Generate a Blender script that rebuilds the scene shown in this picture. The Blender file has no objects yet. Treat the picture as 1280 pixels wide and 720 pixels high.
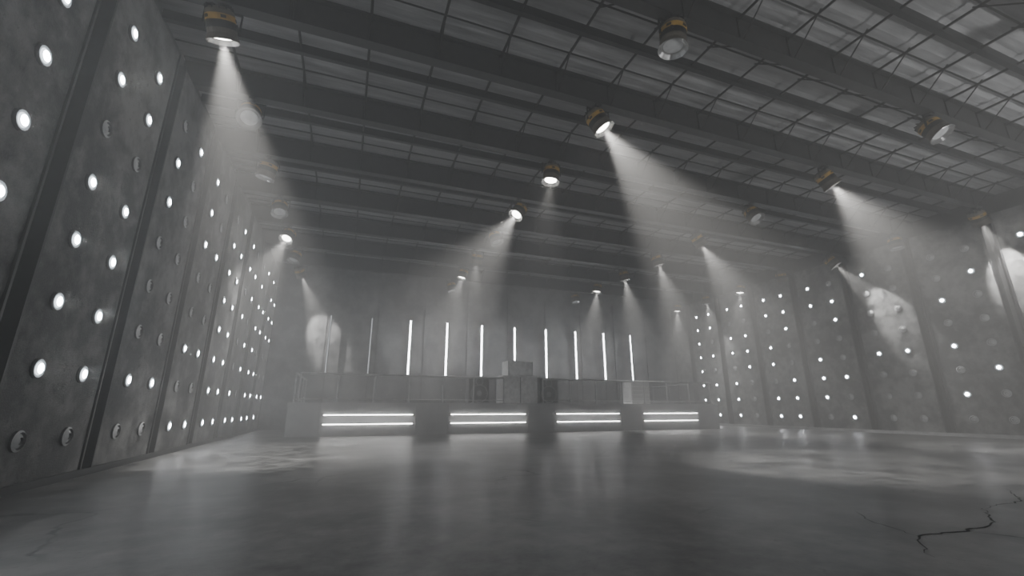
import bpy, math, random
from mathutils import Vector, Matrix
random.seed(7)
S = bpy.context.scene

# ---------------------------------------------------------------- materials
def newmat(name):
    m = bpy.data.materials.new(name); m.use_nodes = True
    nt = m.node_tree
    return m, nt, nt.nodes['Principled BSDF']

def simple(name, col, rough=0.5, metal=0.0):
    m, nt, b = newmat(name)
    tc = nt.nodes.new('ShaderNodeTexCoord')
    n = nt.nodes.new('ShaderNodeTexNoise'); n.inputs['Scale'].default_value = 6; n.inputs['Detail'].default_value = 6
    nt.links.new(tc.outputs['Object'], n.inputs['Vector'])
    r = nt.nodes.new('ShaderNodeValToRGB')
    r.color_ramp.elements[0].position = .3; r.color_ramp.elements[1].position = .7
    r.color_ramp.elements[0].color = (*[c*.75 for c in col], 1)
    r.color_ramp.elements[1].color = (*[min(1, c*1.2) for c in col], 1)
    nt.links.new(n.outputs['Fac'], r.inputs['Fac']); nt.links.new(r.outputs['Color'], b.inputs['Base Color'])
    b.inputs['Roughness'].default_value = rough; b.inputs['Metallic'].default_value = metal
    return m

def emis(name, col, strength, sample=True):
    m = bpy.data.materials.new(name); m.use_nodes = True
    nt = m.node_tree; nt.nodes.clear()
    e = nt.nodes.new('ShaderNodeEmission'); o = nt.nodes.new('ShaderNodeOutputMaterial')
    e.inputs['Color'].default_value = (*col, 1); e.inputs['Strength'].default_value = strength
    nt.links.new(e.outputs[0], o.inputs['Surface'])
    if not sample:
        try: m.cycles.emission_sampling = 'NONE'
        except Exception: pass
    return m

def mottled(name, dark, light, scale, stretch=(1,1,1), rough=(.4,.7), bump=.3, metal=0.0, cracks=False, fine=40, lo=.36, hi=.66, pits=0.0, bdist=.02):
    m, nt, b = newmat(name)
    L = nt.links.new; N = nt.nodes.new
    tc = N('ShaderNodeTexCoord'); mp = N('ShaderNodeMapping'); mp.inputs['Scale'].default_value = stretch
    L(tc.outputs['Object'], mp.inputs['Vector'])
    n1 = N('ShaderNodeTexNoise'); n1.inputs['Scale'].default_value = scale; n1.inputs['Detail'].default_value = 12; n1.inputs['Roughness'].default_value = .72
    n2 = N('ShaderNodeTexNoise'); n2.inputs['Scale'].default_value = fine; n2.inputs['Detail'].default_value = 6
    n3 = N('ShaderNodeTexNoise'); n3.inputs['Scale'].default_value = scale*.25; n3.inputs['Detail'].default_value = 4
    for n in (n1, n2, n3): L(mp.outputs[0], n.inputs['Vector'])
    r = N('ShaderNodeValToRGB'); r.color_ramp.elements[0].position = lo; r.color_ramp.elements[1].position = hi
    r.color_ramp.elements[0].color = (*dark, 1); r.color_ramp.elements[1].color = (*light, 1)
    mx = N('ShaderNodeMath'); mx.operation = 'MULTIPLY_ADD'; mx.inputs[1].default_value = .6
    m2 = N('ShaderNodeMath'); m2.operation = 'MULTIPLY'; m2.inputs[1].default_value = .4
    L(n3.outputs['Fac'], m2.inputs[0]); L(n1.outputs['Fac'], mx.inputs[0]); L(m2.outputs[0], mx.inputs[2])
    L(mx.outputs[0], r.inputs['Fac'])
    col = r.outputs['Color']
    height = n2.outputs['Fac']
    if pits>0:
        vz = N('ShaderNodeTexNoise'); vz.inputs['Scale'].default_value = 9; vz.inputs['Detail'].default_value = 8; vz.inputs['Roughness'].default_value=.8
        L(tc.outputs['Object'], vz.inputs['Vector'])
        mp2 = N('ShaderNodeMapRange'); mp2.inputs['From Min'].default_value=.30; mp2.inputs['From Max'].default_value=.44
        mp2.inputs['To Min'].default_value=1-pits; mp2.inputs['To Max'].default_value=1
        L(vz.outputs['Fac'], mp2.inputs['Value'])
        mu = N('ShaderNodeMixRGB'); mu.blend_type='MULTIPLY'; mu.inputs['Fac'].default_value=1
        L(col, mu.inputs['Color1']); L(mp2.outputs[0], mu.inputs['Color2']); col = mu.outputs[0]
        if not cracks:
            ad = N('ShaderNodeMath'); ad.operation='ADD'; L(height, ad.inputs[0]); L(mp2.outputs[0], ad.inputs[1]); height = ad.outputs[0]
    if cracks:
        n4 = N('ShaderNodeTexNoise'); n4.inputs['Scale'].default_value = 1.6; n4.inputs['Detail'].default_value = 6
        L(tc.outputs['Object'], n4.inputs['Vector'])
        mxv = N('ShaderNodeMixRGB'); mxv.inputs['Fac'].default_value = .35
        L(tc.outputs['Object'], mxv.inputs['Color1']); L(n4.outputs['Color'], mxv.inputs['Color2'])
        v = N('ShaderNodeTexVoronoi'); v.feature = 'DISTANCE_TO_EDGE'; v.inputs['Scale'].default_value = .6
        L(mxv.outputs[0], v.inputs['Vector'])
        cr = N('ShaderNodeValToRGB'); cr.color_ramp.elements[0].position = 0.002; cr.color_ramp.elements[1].position = .009
        cr.color_ramp.elements[0].color = (1,1,1,1); cr.color_ramp.elements[1].color = (0,0,0,1)
        L(v.outputs['Distance'], cr.inputs['Fac'])
        msk = N('ShaderNodeTexNoise'); msk.inputs['Scale'].default_value = .5; L(tc.outputs['Object'], msk.inputs['Vector'])
        mr = N('ShaderNodeMapRange'); mr.inputs['From Min'].default_value = .5; mr.inputs['From Max'].default_value = .57
        L(msk.outputs['Fac'], mr.inputs['Value'])
        mm = N('ShaderNodeMath'); mm.operation = 'MULTIPLY'; L(cr.outputs['Color'], mm.inputs[0]); L(mr.outputs[0], mm.inputs[1])
        mc = N('ShaderNodeMixRGB'); mc.inputs['Color2'].default_value = (.012,.012,.012,1)
        L(mm.outputs[0], mc.inputs['Fac']); L(col, mc.inputs['Color1']); col = mc.outputs[0]
        height = n2.outputs['Fac']
    L(col, b.inputs['Base Color'])
    rr = N('ShaderNodeMapRange'); rr.inputs['From Min'].default_value = .38; rr.inputs['From Max'].default_value = .62
    rr.inputs['To Min'].default_value = rough[0]; rr.inputs['To Max'].default_value = rough[1]
    L(n1.outputs['Fac'], rr.inputs['Value']); L(rr.outputs[0], b.inputs['Roughness'])
    bp = N('ShaderNodeBump'); bp.inputs['Strength'].default_value = bump; bp.inputs['Distance'].default_value = bdist
    L(height, bp.inputs['Height']); L(bp.outputs[0], b.inputs['Normal'])
    b.inputs['Metallic'].default_value = metal
    return m

M_floor  = mottled('polished_concrete', (.025,.025,.025), (.27,.268,.262), 3.6, rough=(.29,.43), bump=.22, cracks=True, fine=45, lo=.38, hi=.62, pits=.7, bdist=.006)
M_panel  = mottled('cast_concrete_panel', (.025,.026,.027), (.28,.28,.275), 2.6, rough=(.4,.75), bump=.5, lo=.43, hi=.59, pits=.8)
M_wall   = mottled('dark_wall', (.02,.02,.022), (.04,.04,.04), 1.5, rough=(.5,.8))
M_back   = mottled('back_wall_concrete', (.07,.07,.072), (.27,.27,.268), 1.6, rough=(.5,.8), lo=.42, hi=.60, pits=.5)
M_ceil   = mottled('roof_foil_sheet', (.22,.222,.226), (.60,.60,.61), 2.6, stretch=(.3,3.0,1), rough=(.4,.6), bump=.35, metal=.0, lo=.34, hi=.68)
M_steel  = simple('dark_steel', (.035,.036,.038), .45, .5)
M_beam   = simple('painted_beam_steel', (.045,.046,.047), .4, .4)
M_rod    = simple('rod_steel', (.008,.008,.008), .6, .3)
M_black  = simple('black_paint', (.012,.012,.012), .5)
M_crack  = simple('crack_dark', (.010,.010,.010), .9)  # dark colour of the thin crack strips
M_yellow = simple('yellow_paint', (.62,.38,.07), .5)
M_can    = simple('lamp_housing', (.17,.15,.125), .5, .2)
M_refl   = simple('lamp_reflector', (.5,.5,.5), .25, .7)
M_ring   = simple('fixture_ring', (.12,.12,.12), .35, .6)
M_glass  = simple('unlit_lens', (.75,.76,.77), .25, .0)
M_stage  = mottled('stage_panel', (.38,.38,.38), (.54,.54,.54), 1.5, rough=(.4,.6), bump=.1)
M_deck   = simple('stage_deck', (.2,.2,.2), .6)
M_rail   = simple('railing_metal', (.5,.5,.5), .35, .3)
M_spk    = simple('speaker_cabinet', (.28,.28,.28), .55)
M_cone   = simple('speaker_cone', (.09,.09,.09), .5)
M_booth  = simple('booth_panel', (.85,.85,.84), .5)
E_wall   = emis('wall_light_glow', (.93,.97,1.0), 75, True)
E_walld  = emis('wall_light_inner_halo', (.86,.94,1.0), 3.2, False)  # dimmer glowing ring, imitates the soft halo around the bright core
E_walle  = emis('wall_light_outer_halo', (.86,.94,1.0), .7, False)  # faintest glowing ring, outer falloff of the imitated halo
E_spot   = emis('spot_lens_glow', (1.0,.97,.9), 22, False)
E_tube   = emis('tube_glow', (.98,.99,1.0), 26)
E_tube2  = emis('dim_tube_glow', (.95,.98,1.0), .9)
E_strip  = emis('strip_glow', (1.0,.98,.95), 18)
M_tint = bpy.data.materials.new('tinted_glass'); M_tint.use_nodes=True
nt=M_tint.node_tree; pb=nt.nodes['Principled BSDF']; pb.inputs['Base Color'].default_value=(.55,.55,.55,1); pb.inputs['Roughness'].default_value=.3
tr=nt.nodes.new('ShaderNodeBsdfTransparent'); tr.inputs['Color'].default_value=(.97,.97,.97,1)
mx=nt.nodes.new('ShaderNodeMixShader'); mx.inputs[0].default_value=.15
nt.links.new(tr.outputs[0],mx.inputs[1]); nt.links.new(pb.outputs[0],mx.inputs[2]); nt.links.new(mx.outputs[0],nt.nodes['Material Output'].inputs['Surface'])

# ---------------------------------------------------------------- mesh builder
class MB:
    def __init__(s): s.v=[]; s.f=[]; s.m=[]; s.mats=[]
    def mi(s, mat):
        if mat not in s.mats: s.mats.append(mat)
        return s.mats.index(mat)
    def box(s, x0,x1,y0,y1,z0,z1, mat, T=None):
        b=len(s.v)
        P=[Vector(p) for p in ((x0,y0,z0),(x1,y0,z0),(x1,y1,z0),(x0,y1,z0),(x0,y0,z1),(x1,y0,z1),(x1,y1,z1),(x0,y1,z1))]
        if T: P=[T@p for p in P]
        s.v+=P
        for f in ((0,3,2,1),(4,5,6,7),(0,1,5,4),(1,2,6,5),(2,3,7,6),(3,0,4,7)):
            s.f.append([b+i for i in f]); s.m.append(s.mi(mat))
    def lathe(s, o, axis, prof, mats, seg=16, T=None):
        a=Vector(axis).normalized(); u=a.orthogonal().normalized(); w=a.cross(u)
        o=Vector(o); rings=[]
        for r,h in prof:
            if r<=1e-6:
                p=o+a*h; p=T@p if T else p
                s.v.append(p); rings.append([len(s.v)-1])
            else:
                R=[]
                for i in range(seg):
                    t=2*math.pi*i/seg; p=o+a*h+(u*math.cos(t)+w*math.sin(t))*r
                    p=T@p if T else p
                    s.v.append(p); R.append(len(s.v)-1)
                rings.append(R)
        for k in range(len(rings)-1):
            A,B=rings[k],rings[k+1]; mt=s.mi(mats[k] if isinstance(mats,(list,tuple)) else mats)
            if len(A)==1 and len(B)==1: continue
            for i in range(seg):
                j=(i+1)%seg
                if len(A)==1: f=[A[0],B[j],B[i]]
                elif len(B)==1: f=[A[i],A[j],B[0]]
                else: f=[A[i],A[j],B[j],B[i]]
                s.f.append(f); s.m.append(mt)
    def cyl(s, p0,p1,r,mat,seg=8,T=None):
        p0=Vector(p0);p1=Vector(p1);L=(p1-p0).length
        s.lathe(p0,p1-p0,[(0,0),(r,0),(r,L),(0,L)],mat,seg,T)
    def make(s, name, parent=None):
        me=bpy.data.meshes.new(name); me.from_pydata([tuple(p) for p in s.v],[],s.f)
        for mt in s.mats: me.materials.append(mt)
        for p,mi in zip(me.polygons,s.m): p.material_index=mi
        me.update()
        ob=bpy.data.objects.new(name,me); S.collection.objects.link(ob)
        if parent: ob.parent=parent
        return ob
def empty(name, loc=(0,0,0)):
    e=bpy.data.objects.new(name,None); e.location=loc; S.collection.objects.link(e); return e

# ---------------------------------------------------------------- dimensions
XL,XR=-3.7,21.2
YB,YF=24.6,-7.0
ZC=8.5
P=2.53
b=MB(); b.box(XL-.8,XR+.8,YF-.3,YB+.3,-.2,0,M_floor); floor=b.make('floor')
# jagged shrinkage cracks in the slab
def crack(pts, w0):
    rnd=random.Random(int(pts[0][0]*100)); b=MB(); P2=[]
    for (ax,ay),(bx,by) in zip(pts,pts[1:]):
        n=max(2,int(math.hypot(bx-ax,by-ay)/.07))
        for i in range(n):
            t=i/n; P2.append((ax+(bx-ax)*t+rnd.uniform(-.025,.025), ay+(by-ay)*t+rnd.uniform(-.025,.025)))
    P2.append(pts[-1]); N=len(P2); mi=b.mi(M_crack)
    for i,(x,y) in enumerate(P2):
        a=P2[max(0,i-1)]; c=P2[min(N-1,i+1)]; dx,dy=c[0]-a[0],c[1]-a[1]; l=math.hypot(dx,dy) or 1
        w=w0*(.25+.75*math.sin(math.pi*i/(N-1)))*rnd.uniform(.6,1.2)*.5
        b.v+=[Vector((x-dy/l*w,y+dx/l*w,.0015)),Vector((x+dy/l*w,y-dx/l*w,.0015))]
        if i: k=2*i; b.f.append([k-2,k-1,k+1,k]); b.m.append(mi)
    b.make('crack',floor)
crack([(3.95,2.2),(4.45,2.55),(5.0,2.5),(5.6,2.56),(6.3,2.95)],.022)
crack([(4.45,2.55),(4.6,2.95),(4.9,3.3)],.016)
crack([(5.0,2.5),(5.2,2.2),(5.15,1.9)],.014)
crack([(6.3,2.95),(7.2,3.0),(8.1,3.5)],.018)
crack([(-2.2,3.1),(-1.5,3.4),(-1.0,3.3)],.015)
b=MB(); b.box(XL-.6,XL-.36,YF-.2,YB+.2,0,ZC,M_wall); b.make('wall_left')
b=MB(); b.box(XR+.36,XR+.6,YF-.2,YB+.2,0,ZC,M_wall); b.make('wall_right')
b=MB(); b.box(XL-.36,XR+.36,YF-.2,YF,0,ZC,M_wall); b.make('wall_front')
b=MB(); b.box(XL-.36,XR+.36,YB,YB+.2,0,ZC,M_back)
x=XL
while x<XR:
    b.box(x+.04,min(x+2.46,XR),YB-.06,YB,0,7.7,M_back); x+=2.5
b.make('wall_back')
b=MB(); y=YF-.2; zc=ZC; ys=[]
while y<YB+.2: ys.append(y); y+=.21
for i in range(len(ys)-1):
    z0=zc+(.03 if i%2 else 0); z1=zc+(0 if i%2 else .03)
    k=len(b.v); b.v+=[Vector((XL-.6,ys[i],z0)),Vector((XR+.6,ys[i],z0)),Vector((XR+.6,ys[i+1],z1)),Vector((XL-.6,ys[i+1],z1))]
    b.f.append([k+3,k+2,k+1,k]); b.m.append(b.mi(M_ceil))
b.box(XL-.6,XR+.6,YF-.2,YB+.2,ZC+.05,ZC+.2,M_steel)
b.make('ceiling')

def panels(name, xw, sgn, c0):
    b=MB(); k=-6
    while True:
        c=c0+k*P; k+=1
        if c-1.10<YF: continue
        if c>YB: break
        y1=min(c+1.10,YB-.08)
        xa,xb=sorted((xw,xw-sgn*.13))
        b.box(xa,xb,c-1.10,y1,0.0,7.75,M_panel)
        for yy in (c-1.10,y1):
            xa2,xb2=sorted((xw+sgn*.03,xw-sgn*.30))
            b.box(xa2,xb2,yy-.02,yy+.02,0.0,7.75,M_beam)
        xa2,xb2=sorted((xw-sgn*.28,xw-sgn*.34))
        b.box(xa2,xb2,c+1.12,c+P-1.12,0,8.0,M_black)
        xa2,xb2=sorted((xw-sgn*.14,xw-sgn*.28))
        b.box(xa2,xb2,c+P/2-.02,c+P/2+.02,0,8.0,M_black)
    return b.make(name)
panels('wall_panels_left', XL, 1, 7.87)
panels('wall_panels_right', XR, -1, 8.98)

def lights(name, xw, sgn, c0, known, prob):
    b=MB(); rnd=random.Random(11 if sgn>0 else 23)
    for k in range(-5,8):
        c=c0+k*P
        if c-1.1<YF or c+.6>YB: continue
        for col in (0,1):
            y=c+(-.52 if col==0 else .52)
            for row in range(8):
                z=.61+.876*row
                if (k,col,row) in known: on=known[(k,col,row)]
                elif k in known.get('full',()): on=False
                else: on=rnd.random()<prob(k,row)
                if on:
                    b.lathe((xw,y,z),(sgn,0,0),[(.13,0),(.13,.02),(.115,.035),(.088,.03),(.064,.045),(0,.05)],[M_ring,M_ring,E_walle,E_walld,E_wall],14)
                else:
                    b.lathe((xw,y,z),(sgn,0,0),[(.13,0),(.13,.03),(.105,.045),(.09,.02),(.08,.03),(.045,.05),(.035,.03),(0,.035)],[M_ring,M_glass,M_ring,M_glass,M_glass,M_ring,M_glass],16)
    return b.make(name)
kl={}
for r,(a,c) in enumerate(zip([0,1,1,1,1,0,1,1],[0,1,1,1,1,0,1,1])): kl[(0,0,r)]=bool(a); kl[(0,1,r)]=bool(c)
for r,(a,c) in enumerate(zip([0,1,0,0,0,1,1,0],[0,1,0,0,0,0,0,1])): kl[(1,0,r)]=bool(a); kl[(1,1,r)]=bool(c)
for r,(a,c) in enumerate(zip([1,0,1,0,0,1,1,0],[1,0,1,0,0,1,0,1])): kl[(2,0,r)]=bool(a); kl[(2,1,r)]=bool(c)
for r in range(8): kl[(-1,0,r)]=r in(3,4,5); kl[(-1,1,r)]=r in (3,4,5,6)
for k in range(2,8):
    for c in (0,1): kl[(k,c,7)]=(k+c)%2==0
lights('recessed_wall_lights', XL, 1, 7.87, kl, lambda k,r: .8 if r!=1 or k>3 else .5)
kr={'full':(0,1)}
for t in [(-1,1,7),(0,0,6),(0,1,5),(0,1,3),(0,0,2),(0,1,1),(1,0,3),(1,1,3),(1,1,7),(2,0,0),(2,0,6),(2,1,6),(2,0,5),(2,1,3),(2,0,2),(2,1,1)]: kr[t]=True
for r in range(7): kr[(-1,1,r)]=False
lights('recessed_wall_lights', XR, -1, 8.98, kr, lambda k,r: .72 if k>2 else .35)

b=MB(); b.box(XL,XL+.05,YF,YB,0,.1,M_beam); b.make('baseboard_left')
b=MB(); b.box(XR-.1,XR,YF,YB,0,.12,M_rail); b.make('baseboard_right')

# ceiling beams ----------------------------------------------------------------
LY=[7.45+P*k for k in range(-5,7)]
for y in LY:
    b=MB()
    b.box(XL-.3,XR+.3,y-.11,y+.11,7.80,7.825,M_beam)
    b.box(XL-.3,XR+.3,y-.015,y+.015,7.825,8.42,M_beam)
    b.box(XL-.3,XR+.3,y-.11,y+.11,8.42,8.46,M_beam)
    x=XL+.8
    while x<XR:
        b.box(x-.012,x+.012,y-.04,y+.04,7.825,8.42,M_beam)
        b.cyl((x,y+.1,7.84),(x,y+.75,8.42),.015,M_rod,6)
        b.cyl((x,y-.1,7.84),(x,y-.75,8.42),.015,M_rod,6)
        x+=1.35
    b.make('roof_beam')
b=MB()
for y in LY:
    yy=y+P/2
    if yy>YB-.1: continue
    b.box(XL-.3,XR+.3,yy-.05,yy+.05,8.28,8.31,M_steel)
    b.box(XL-.3,XR+.3,yy-.05,yy-.03,8.31,8.49,M_steel)
b.make('roof_purlins')
b=MB()
x=XL+.8
while x<XR:
    b.cyl((x,YF,8.36),(x,YB,8.36),.028,M_rod,6); x+=1.35
for y in LY:
    for d in (.63,P-.63):
        if y+d<YB-.1: b.cyl((XL-.3,y+d,8.40),(XR+.3,y+d,8.40),.02,M_rod,6)
b.make('roof_bracing_rods')

# spotlights -------------------------------------------------------------------
def spot(x,y,tx,ty,on,power=2600,size=48,blend=1.0,col=(1,.97,.93)):
    par=empty('hanging_spotlight',(x,y,7.78+.02))
    b=MB()
    b.box(-.07,.07,-.07,.07,-.03,0,M_steel)
    b.cyl((0,0,-.02),(0,0,-.10),.02,M_steel,8)
    b.box(-.29,.29,-.02,.02,-.12,-.10,M_steel)
    b.box(-.29,-.27,-.02,.02,-.42,-.10,M_steel)
    b.box(.27,.29,-.02,.02,-.42,-.10,M_steel)
    b.make('yoke',par)
    d=Vector((math.tan(math.radians(tx)),math.tan(math.radians(ty)),-1)).normalized()
    q=d.to_track_quat('-Z','Y'); T=Matrix.Translation((0,0,-.42))@q.to_matrix().to_4x4()
    c=MB()
    lens=E_spot if on else M_glass
    prof=[(0,.29),(.10,.29),(.19,.26),(.22,.21),(.225,.15),(.23,.15),(.23,.05),(.228,-.07),(.228,-.15),(.235,-.17),(.262,-.25),(.252,-.255),(.2,-.19),(.17,-.18),(0,-.195)]
    mats=[M_can,M_can,M_can,M_can,M_black,M_yellow,M_black,M_can,M_can,M_can,M_refl,M_refl,M_refl,lens]
    c.lathe((0,0,0),(0,0,1),prof,mats,28,T)
    for i in range(12):
        R=T@Matrix.Rotation(i*math.pi/6,4,'Z')
        c.box(.10,.215,-.006,.006,.22,.305,M_black,R)
    for i in range(5):
        R=T@Matrix.Rotation(i*2*math.pi/5+.4,4,'Z')
        c.box(.226,.236,-.04,.04,.08,.125,M_black,R)
    c.cyl((-.27,0,0),(-.22,0,0),.03,M_steel,8,T); c.cyl((.22,0,0),(.27,0,0),.03,M_steel,8,T)
    c.make('lamp_can',par)
    if on:
        ld=bpy.data.lights.new('beam','SPOT'); ld.energy=power; ld.spot_size=math.radians(size); ld.spot_blend=blend
        ld.shadow_soft_size=.06; ld.color=col
        lo=bpy.data.objects.new('beam',ld); S.collection.objects.link(lo); lo.parent=par
        lo.location=T@Vector((0,0,-.27)); lo.rotation_mode='QUATERNION'; lo.rotation_quaternion=q
    return par
CX=[-2.6,4.9,12.5,20.1]
cfg={
 (0,0):(10,28,3400,44,.6),(0,4):(-14,-25,2600),(0,6):(25,34,3600,34,.6),
 (1,0):(29,-12,3700,46,.6),(1,1):(-8,0,350),(1,2):(-34,-8,2600,54),(1,4):(0,20,700,60),(1,5):(-15,0,1200,60),
 (2,0):(30,-14,4400,58,.9),(2,2):(32,-5,3100,54),(2,3):(18,0,2700),(2,4):(10,0,2700),(2,5):(-10,0,2400),
 (3,0):(33,2,2900,38,.5),(3,2):(25,-26,2800,33,.5),(3,5):(8,0,2800),(3,6):(-5,0,2800),(3,4):(-10,0,1600),
 (2,-3):(0,0,700),(3,-2):(0,0,900),
}
offt={(1,-1):(-4,4),(2,-1):(6,-28),(0,1):(10,-35),(2,1):(5,-30),(0,2):(-10,8),(0,3):(8,-20)}
for ci,x in enumerate(CX):
    for k in range(-4,7):
        if (ci,k) in ((0,-1),(0,-2),): continue
        y=7.45+P*k
        if (ci,k) in cfg:
            c=cfg[(ci,k)]; spot(x,y,c[0],c[1],True,*c[2:])
        else:
            tx,ty=offt.get((ci,k),(random.uniform(-15,15),random.uniform(-15,15))); spot(x,y,tx,ty,False)

# stage --------------------------------------------------------------------------
SX0,SX1,SY=-1.9,17.9,18.0
b=MB()
b.box(SX0,SX1,SY+.12,YB-.1,0,1.17,M_deck)
b.box(SX0-.02,SX1+.02,SY,YB-.1,1.10,1.20,M_stage)
strips=[(-.68,2.56),(4.07,7.31),(8.79,12.0),(13.37,16.55)]
edges=[SX0]+[s for p in strips for s in (p[0]-.12,p[1]+.12)]+[SX1]
for i in range(0,len(edges),2): b.box(edges[i]+.01,edges[i+1]-.01,SY,SY+.12,0,1.10,M_stage)
for a,c in strips:
    b.box(a-.12,c+.12,SY,SY+.12,0,.34,M_stage)
    b.box(a-.12,c+.12,SY,SY+.12,.84,1.10,M_stage)
    b.box(a-.12,c+.12,SY+.02,SY+.12,.34,.84,M_stage)
stage=b.make('stage_platform')
b=MB()
for a,c in strips:
    for z in (.42,.755):
        b.box(a-.04,c+.04,SY,SY+.02,z-.04,z+.04,M_black)
        b.box(a,c,SY-.03,SY,z-.022,z+.022,E_strip)
b.make('led_strips',stage)
for (a,c) in ((-1.6,6.35),(8.2,17.6)):
    b=MB(); n=max(1,round((c-a)/1.33))
    for i in range(n+1):
        x=a+(c-a)*i/n
        b.cyl((x,SY+.12,1.2),(x,SY+.12,2.24),.034,M_rail,8)
        b.box(x-.07,x+.07,SY+.05,SY+.19,1.2,1.215,M_rail)
    b.cyl((a,SY+.12,2.25),(c,SY+.12,2.25),.045,M_rail,8)
    b.cyl((a,SY+.12,1.32),(c,SY+.12,1.32),.018,M_rail,8)
    b.box(a,c,SY+.115,SY+.125,1.36,2.2,M_tint)
    b.make('stage_railing')
for x in (-1.75,17.75):
    b=MB()
    for i in range(4):
        y=SY+.3+i*1.5; b.cyl((x,y,1.2),(x,y,2.24),.028,M_rail,8)
    b.cyl((x,SY+.12,2.25),(x,SY+4.9,2.25),.032,M_rail,8); b.cyl((x,SY+.12,1.32),(x,SY+4.9,1.32),.018,M_rail,8)
    b.make('stage_railing')
tx=[-1.04+2.02*i for i in range(10)]
for i,x in enumerate(tx):
    b=MB(); y=23.9
    em=E_tube if i>=2 else E_tube2
    b.cyl((x,y,1.2),(x,y,2.7),.02,M_steel,8)
    b.lathe((x,y,1.2),(0,0,1),[(0,0),(.2,0),(.2,.03),(0,.03)],M_steel,16)
    b.cyl((x,y,2.7),(x,y,5.6),(.052 if i<9 else .035) if em is E_tube else .03,em,10)
    b.box(x-.06,x+.06,y+.07,y+.11,2.65,5.65,M_steel)
    b.make('led_tube_light')
def speaker(x,y,w,h,d=.6,z=1.2):
    b=MB()
    b.box(x-w/2,x+w/2,y,y+d,z,z+h,M_spk)
    b.box(x-w/2+.04,x+w/2-.04,y-.01,y,z+.04,z+h-.04,M_cone)
    r=w*.36
    b.lathe((x,y-.01,z+h*.36),(0,-1,0),[(r*1.12,0),(r*1.12,.03),(r,.03),(r*.35,.005),(r*.3,.02),(0,.03)],[M_rail,M_rail,M_cone,M_rail,M_rail],24)
    b.lathe((x,y-.01,z+h*.8),(0,-1,0),[(r*.5,0),(r*.5,.025),(r*.4,.025),(0,.005)],[M_rail,M_rail,M_cone],20)
    b.make('loudspeaker')
speaker(5.45,18.75,.95,1.15); speaker(8.78,18.75,.95,1.15)
b=MB()
b.box(6.45,8.1,18.5,19.4,1.2,2.34,M_booth)
b.box(6.40,8.15,18.42,19.5,2.34,2.40,M_booth)
b.box(7.26,7.30,18.48,18.50,1.22,2.34,M_spk)
b.box(6.55,7.20,18.48,18.50,1.3,2.26,M_booth); b.box(7.36,8.0,18.48,18.50,1.3,2.26,M_booth)
b.box(6.72,7.95,18.6,19.4,2.40,3.06,M_booth)
for (a,c,d,e) in ((6.72,7.95,2.40,2.43),(6.72,7.95,3.03,3.06),(6.72,6.76,2.4,3.06),(7.91,7.95,2.4,3.06)): b.box(a,c,18.57,18.6,d,e,M_rail)
b.lathe((7.05,19.0,3.06),(0,0,1),[(0,0),(.2,0),(.2,.04),(0,.04)],M_spk,20)
b.lathe((7.6,19.0,3.06),(0,0,1),[(0,0),(.2,0),(.2,.04),(0,.04)],M_spk,20)
b.make('dj_booth')
b=MB(); x=13.85;w=1.1
b.box(x-w/2,x+w/2,18.8,19.5,1.2,2.3,M_booth)
for i in range(5): b.box(x-w/2+.05,x+w/2-.05,18.78,18.8,1.26+i*.2,1.42+i*.2,M_stage)
b.box(x-w/2-.02,x+w/2+.02,18.78,19.52,2.3,2.33,M_rail)
b.make('equipment_rack')

def fill_light(x,y,z,target,size,power):  # added fill lamp on a made-up stand, unseen behind camera, brightens ceiling and room
    par=empty('added_fill_light',(x,y,0))
    b=MB(); b.cyl((0,0,.02),(0,0,z-.1),.03,M_steel,10)
    b.lathe((0,0,0),(0,0,1),[(0,0),(.35,0),(.35,.03),(0,.03)],M_steel,20)
    d=(Vector(target)-Vector((x,y,z))).normalized(); q=d.to_track_quat('-Z','Y')
    T=Matrix.Translation((0,0,z))@q.to_matrix().to_4x4()
    b.box(-size/2-.05,size/2+.05,-size/2-.05,size/2+.05,.01,.12,M_steel,T)
    b.make('fill_light_stand',par)
    ld=bpy.data.lights.new('fill_light','AREA'); ld.shape='SQUARE'; ld.size=size; ld.energy=power; ld.color=(1,.99,.97)
    try: ld.spread=math.radians(120)
    except Exception: pass
    lo=bpy.data.objects.new('fill_light',ld); S.collection.objects.link(lo); lo.parent=par
    lo.location=(0,0,z); lo.rotation_mode='QUATERNION'; lo.rotation_quaternion=q
fill_light(16,-3,1.0,(15,4,8.5),1.2,420)
fill_light(6,-5,1.0,(7,3,8.5),1.2,170)

# haze ---------------------------------------------------------------------------
w=bpy.data.worlds.new('hazy_air'); S.world=w; w.use_nodes=True
nt=w.node_tree; nt.nodes.clear()
o=nt.nodes.new('ShaderNodeOutputWorld'); bg=nt.nodes.new('ShaderNodeBackground')
bg.inputs['Color'].default_value=(0,0,0,1); bg.inputs['Strength'].default_value=0
vs=nt.nodes.new('ShaderNodeVolumeScatter'); vs.inputs['Density'].default_value=.040; vs.inputs['Anisotropy'].default_value=.1
vs.inputs['Color'].default_value=(.98,.97,.955,1)
nt.links.new(bg.outputs[0],o.inputs['Surface']); nt.links.new(vs.outputs[0],o.inputs['Volume'])

# camera -------------------------------------------------------------------------
cd=bpy.data.cameras.new('camera'); cam=bpy.data.objects.new('camera',cd); S.collection.objects.link(cam)
cd.sensor_width=36; cd.lens=545/1280*36; cd.clip_start=.05; cd.clip_end=200
cam.location=(0,0,1.0); cam.rotation_euler=(math.radians(90+15.4),0,math.radians(-20.4))
S.camera=cam
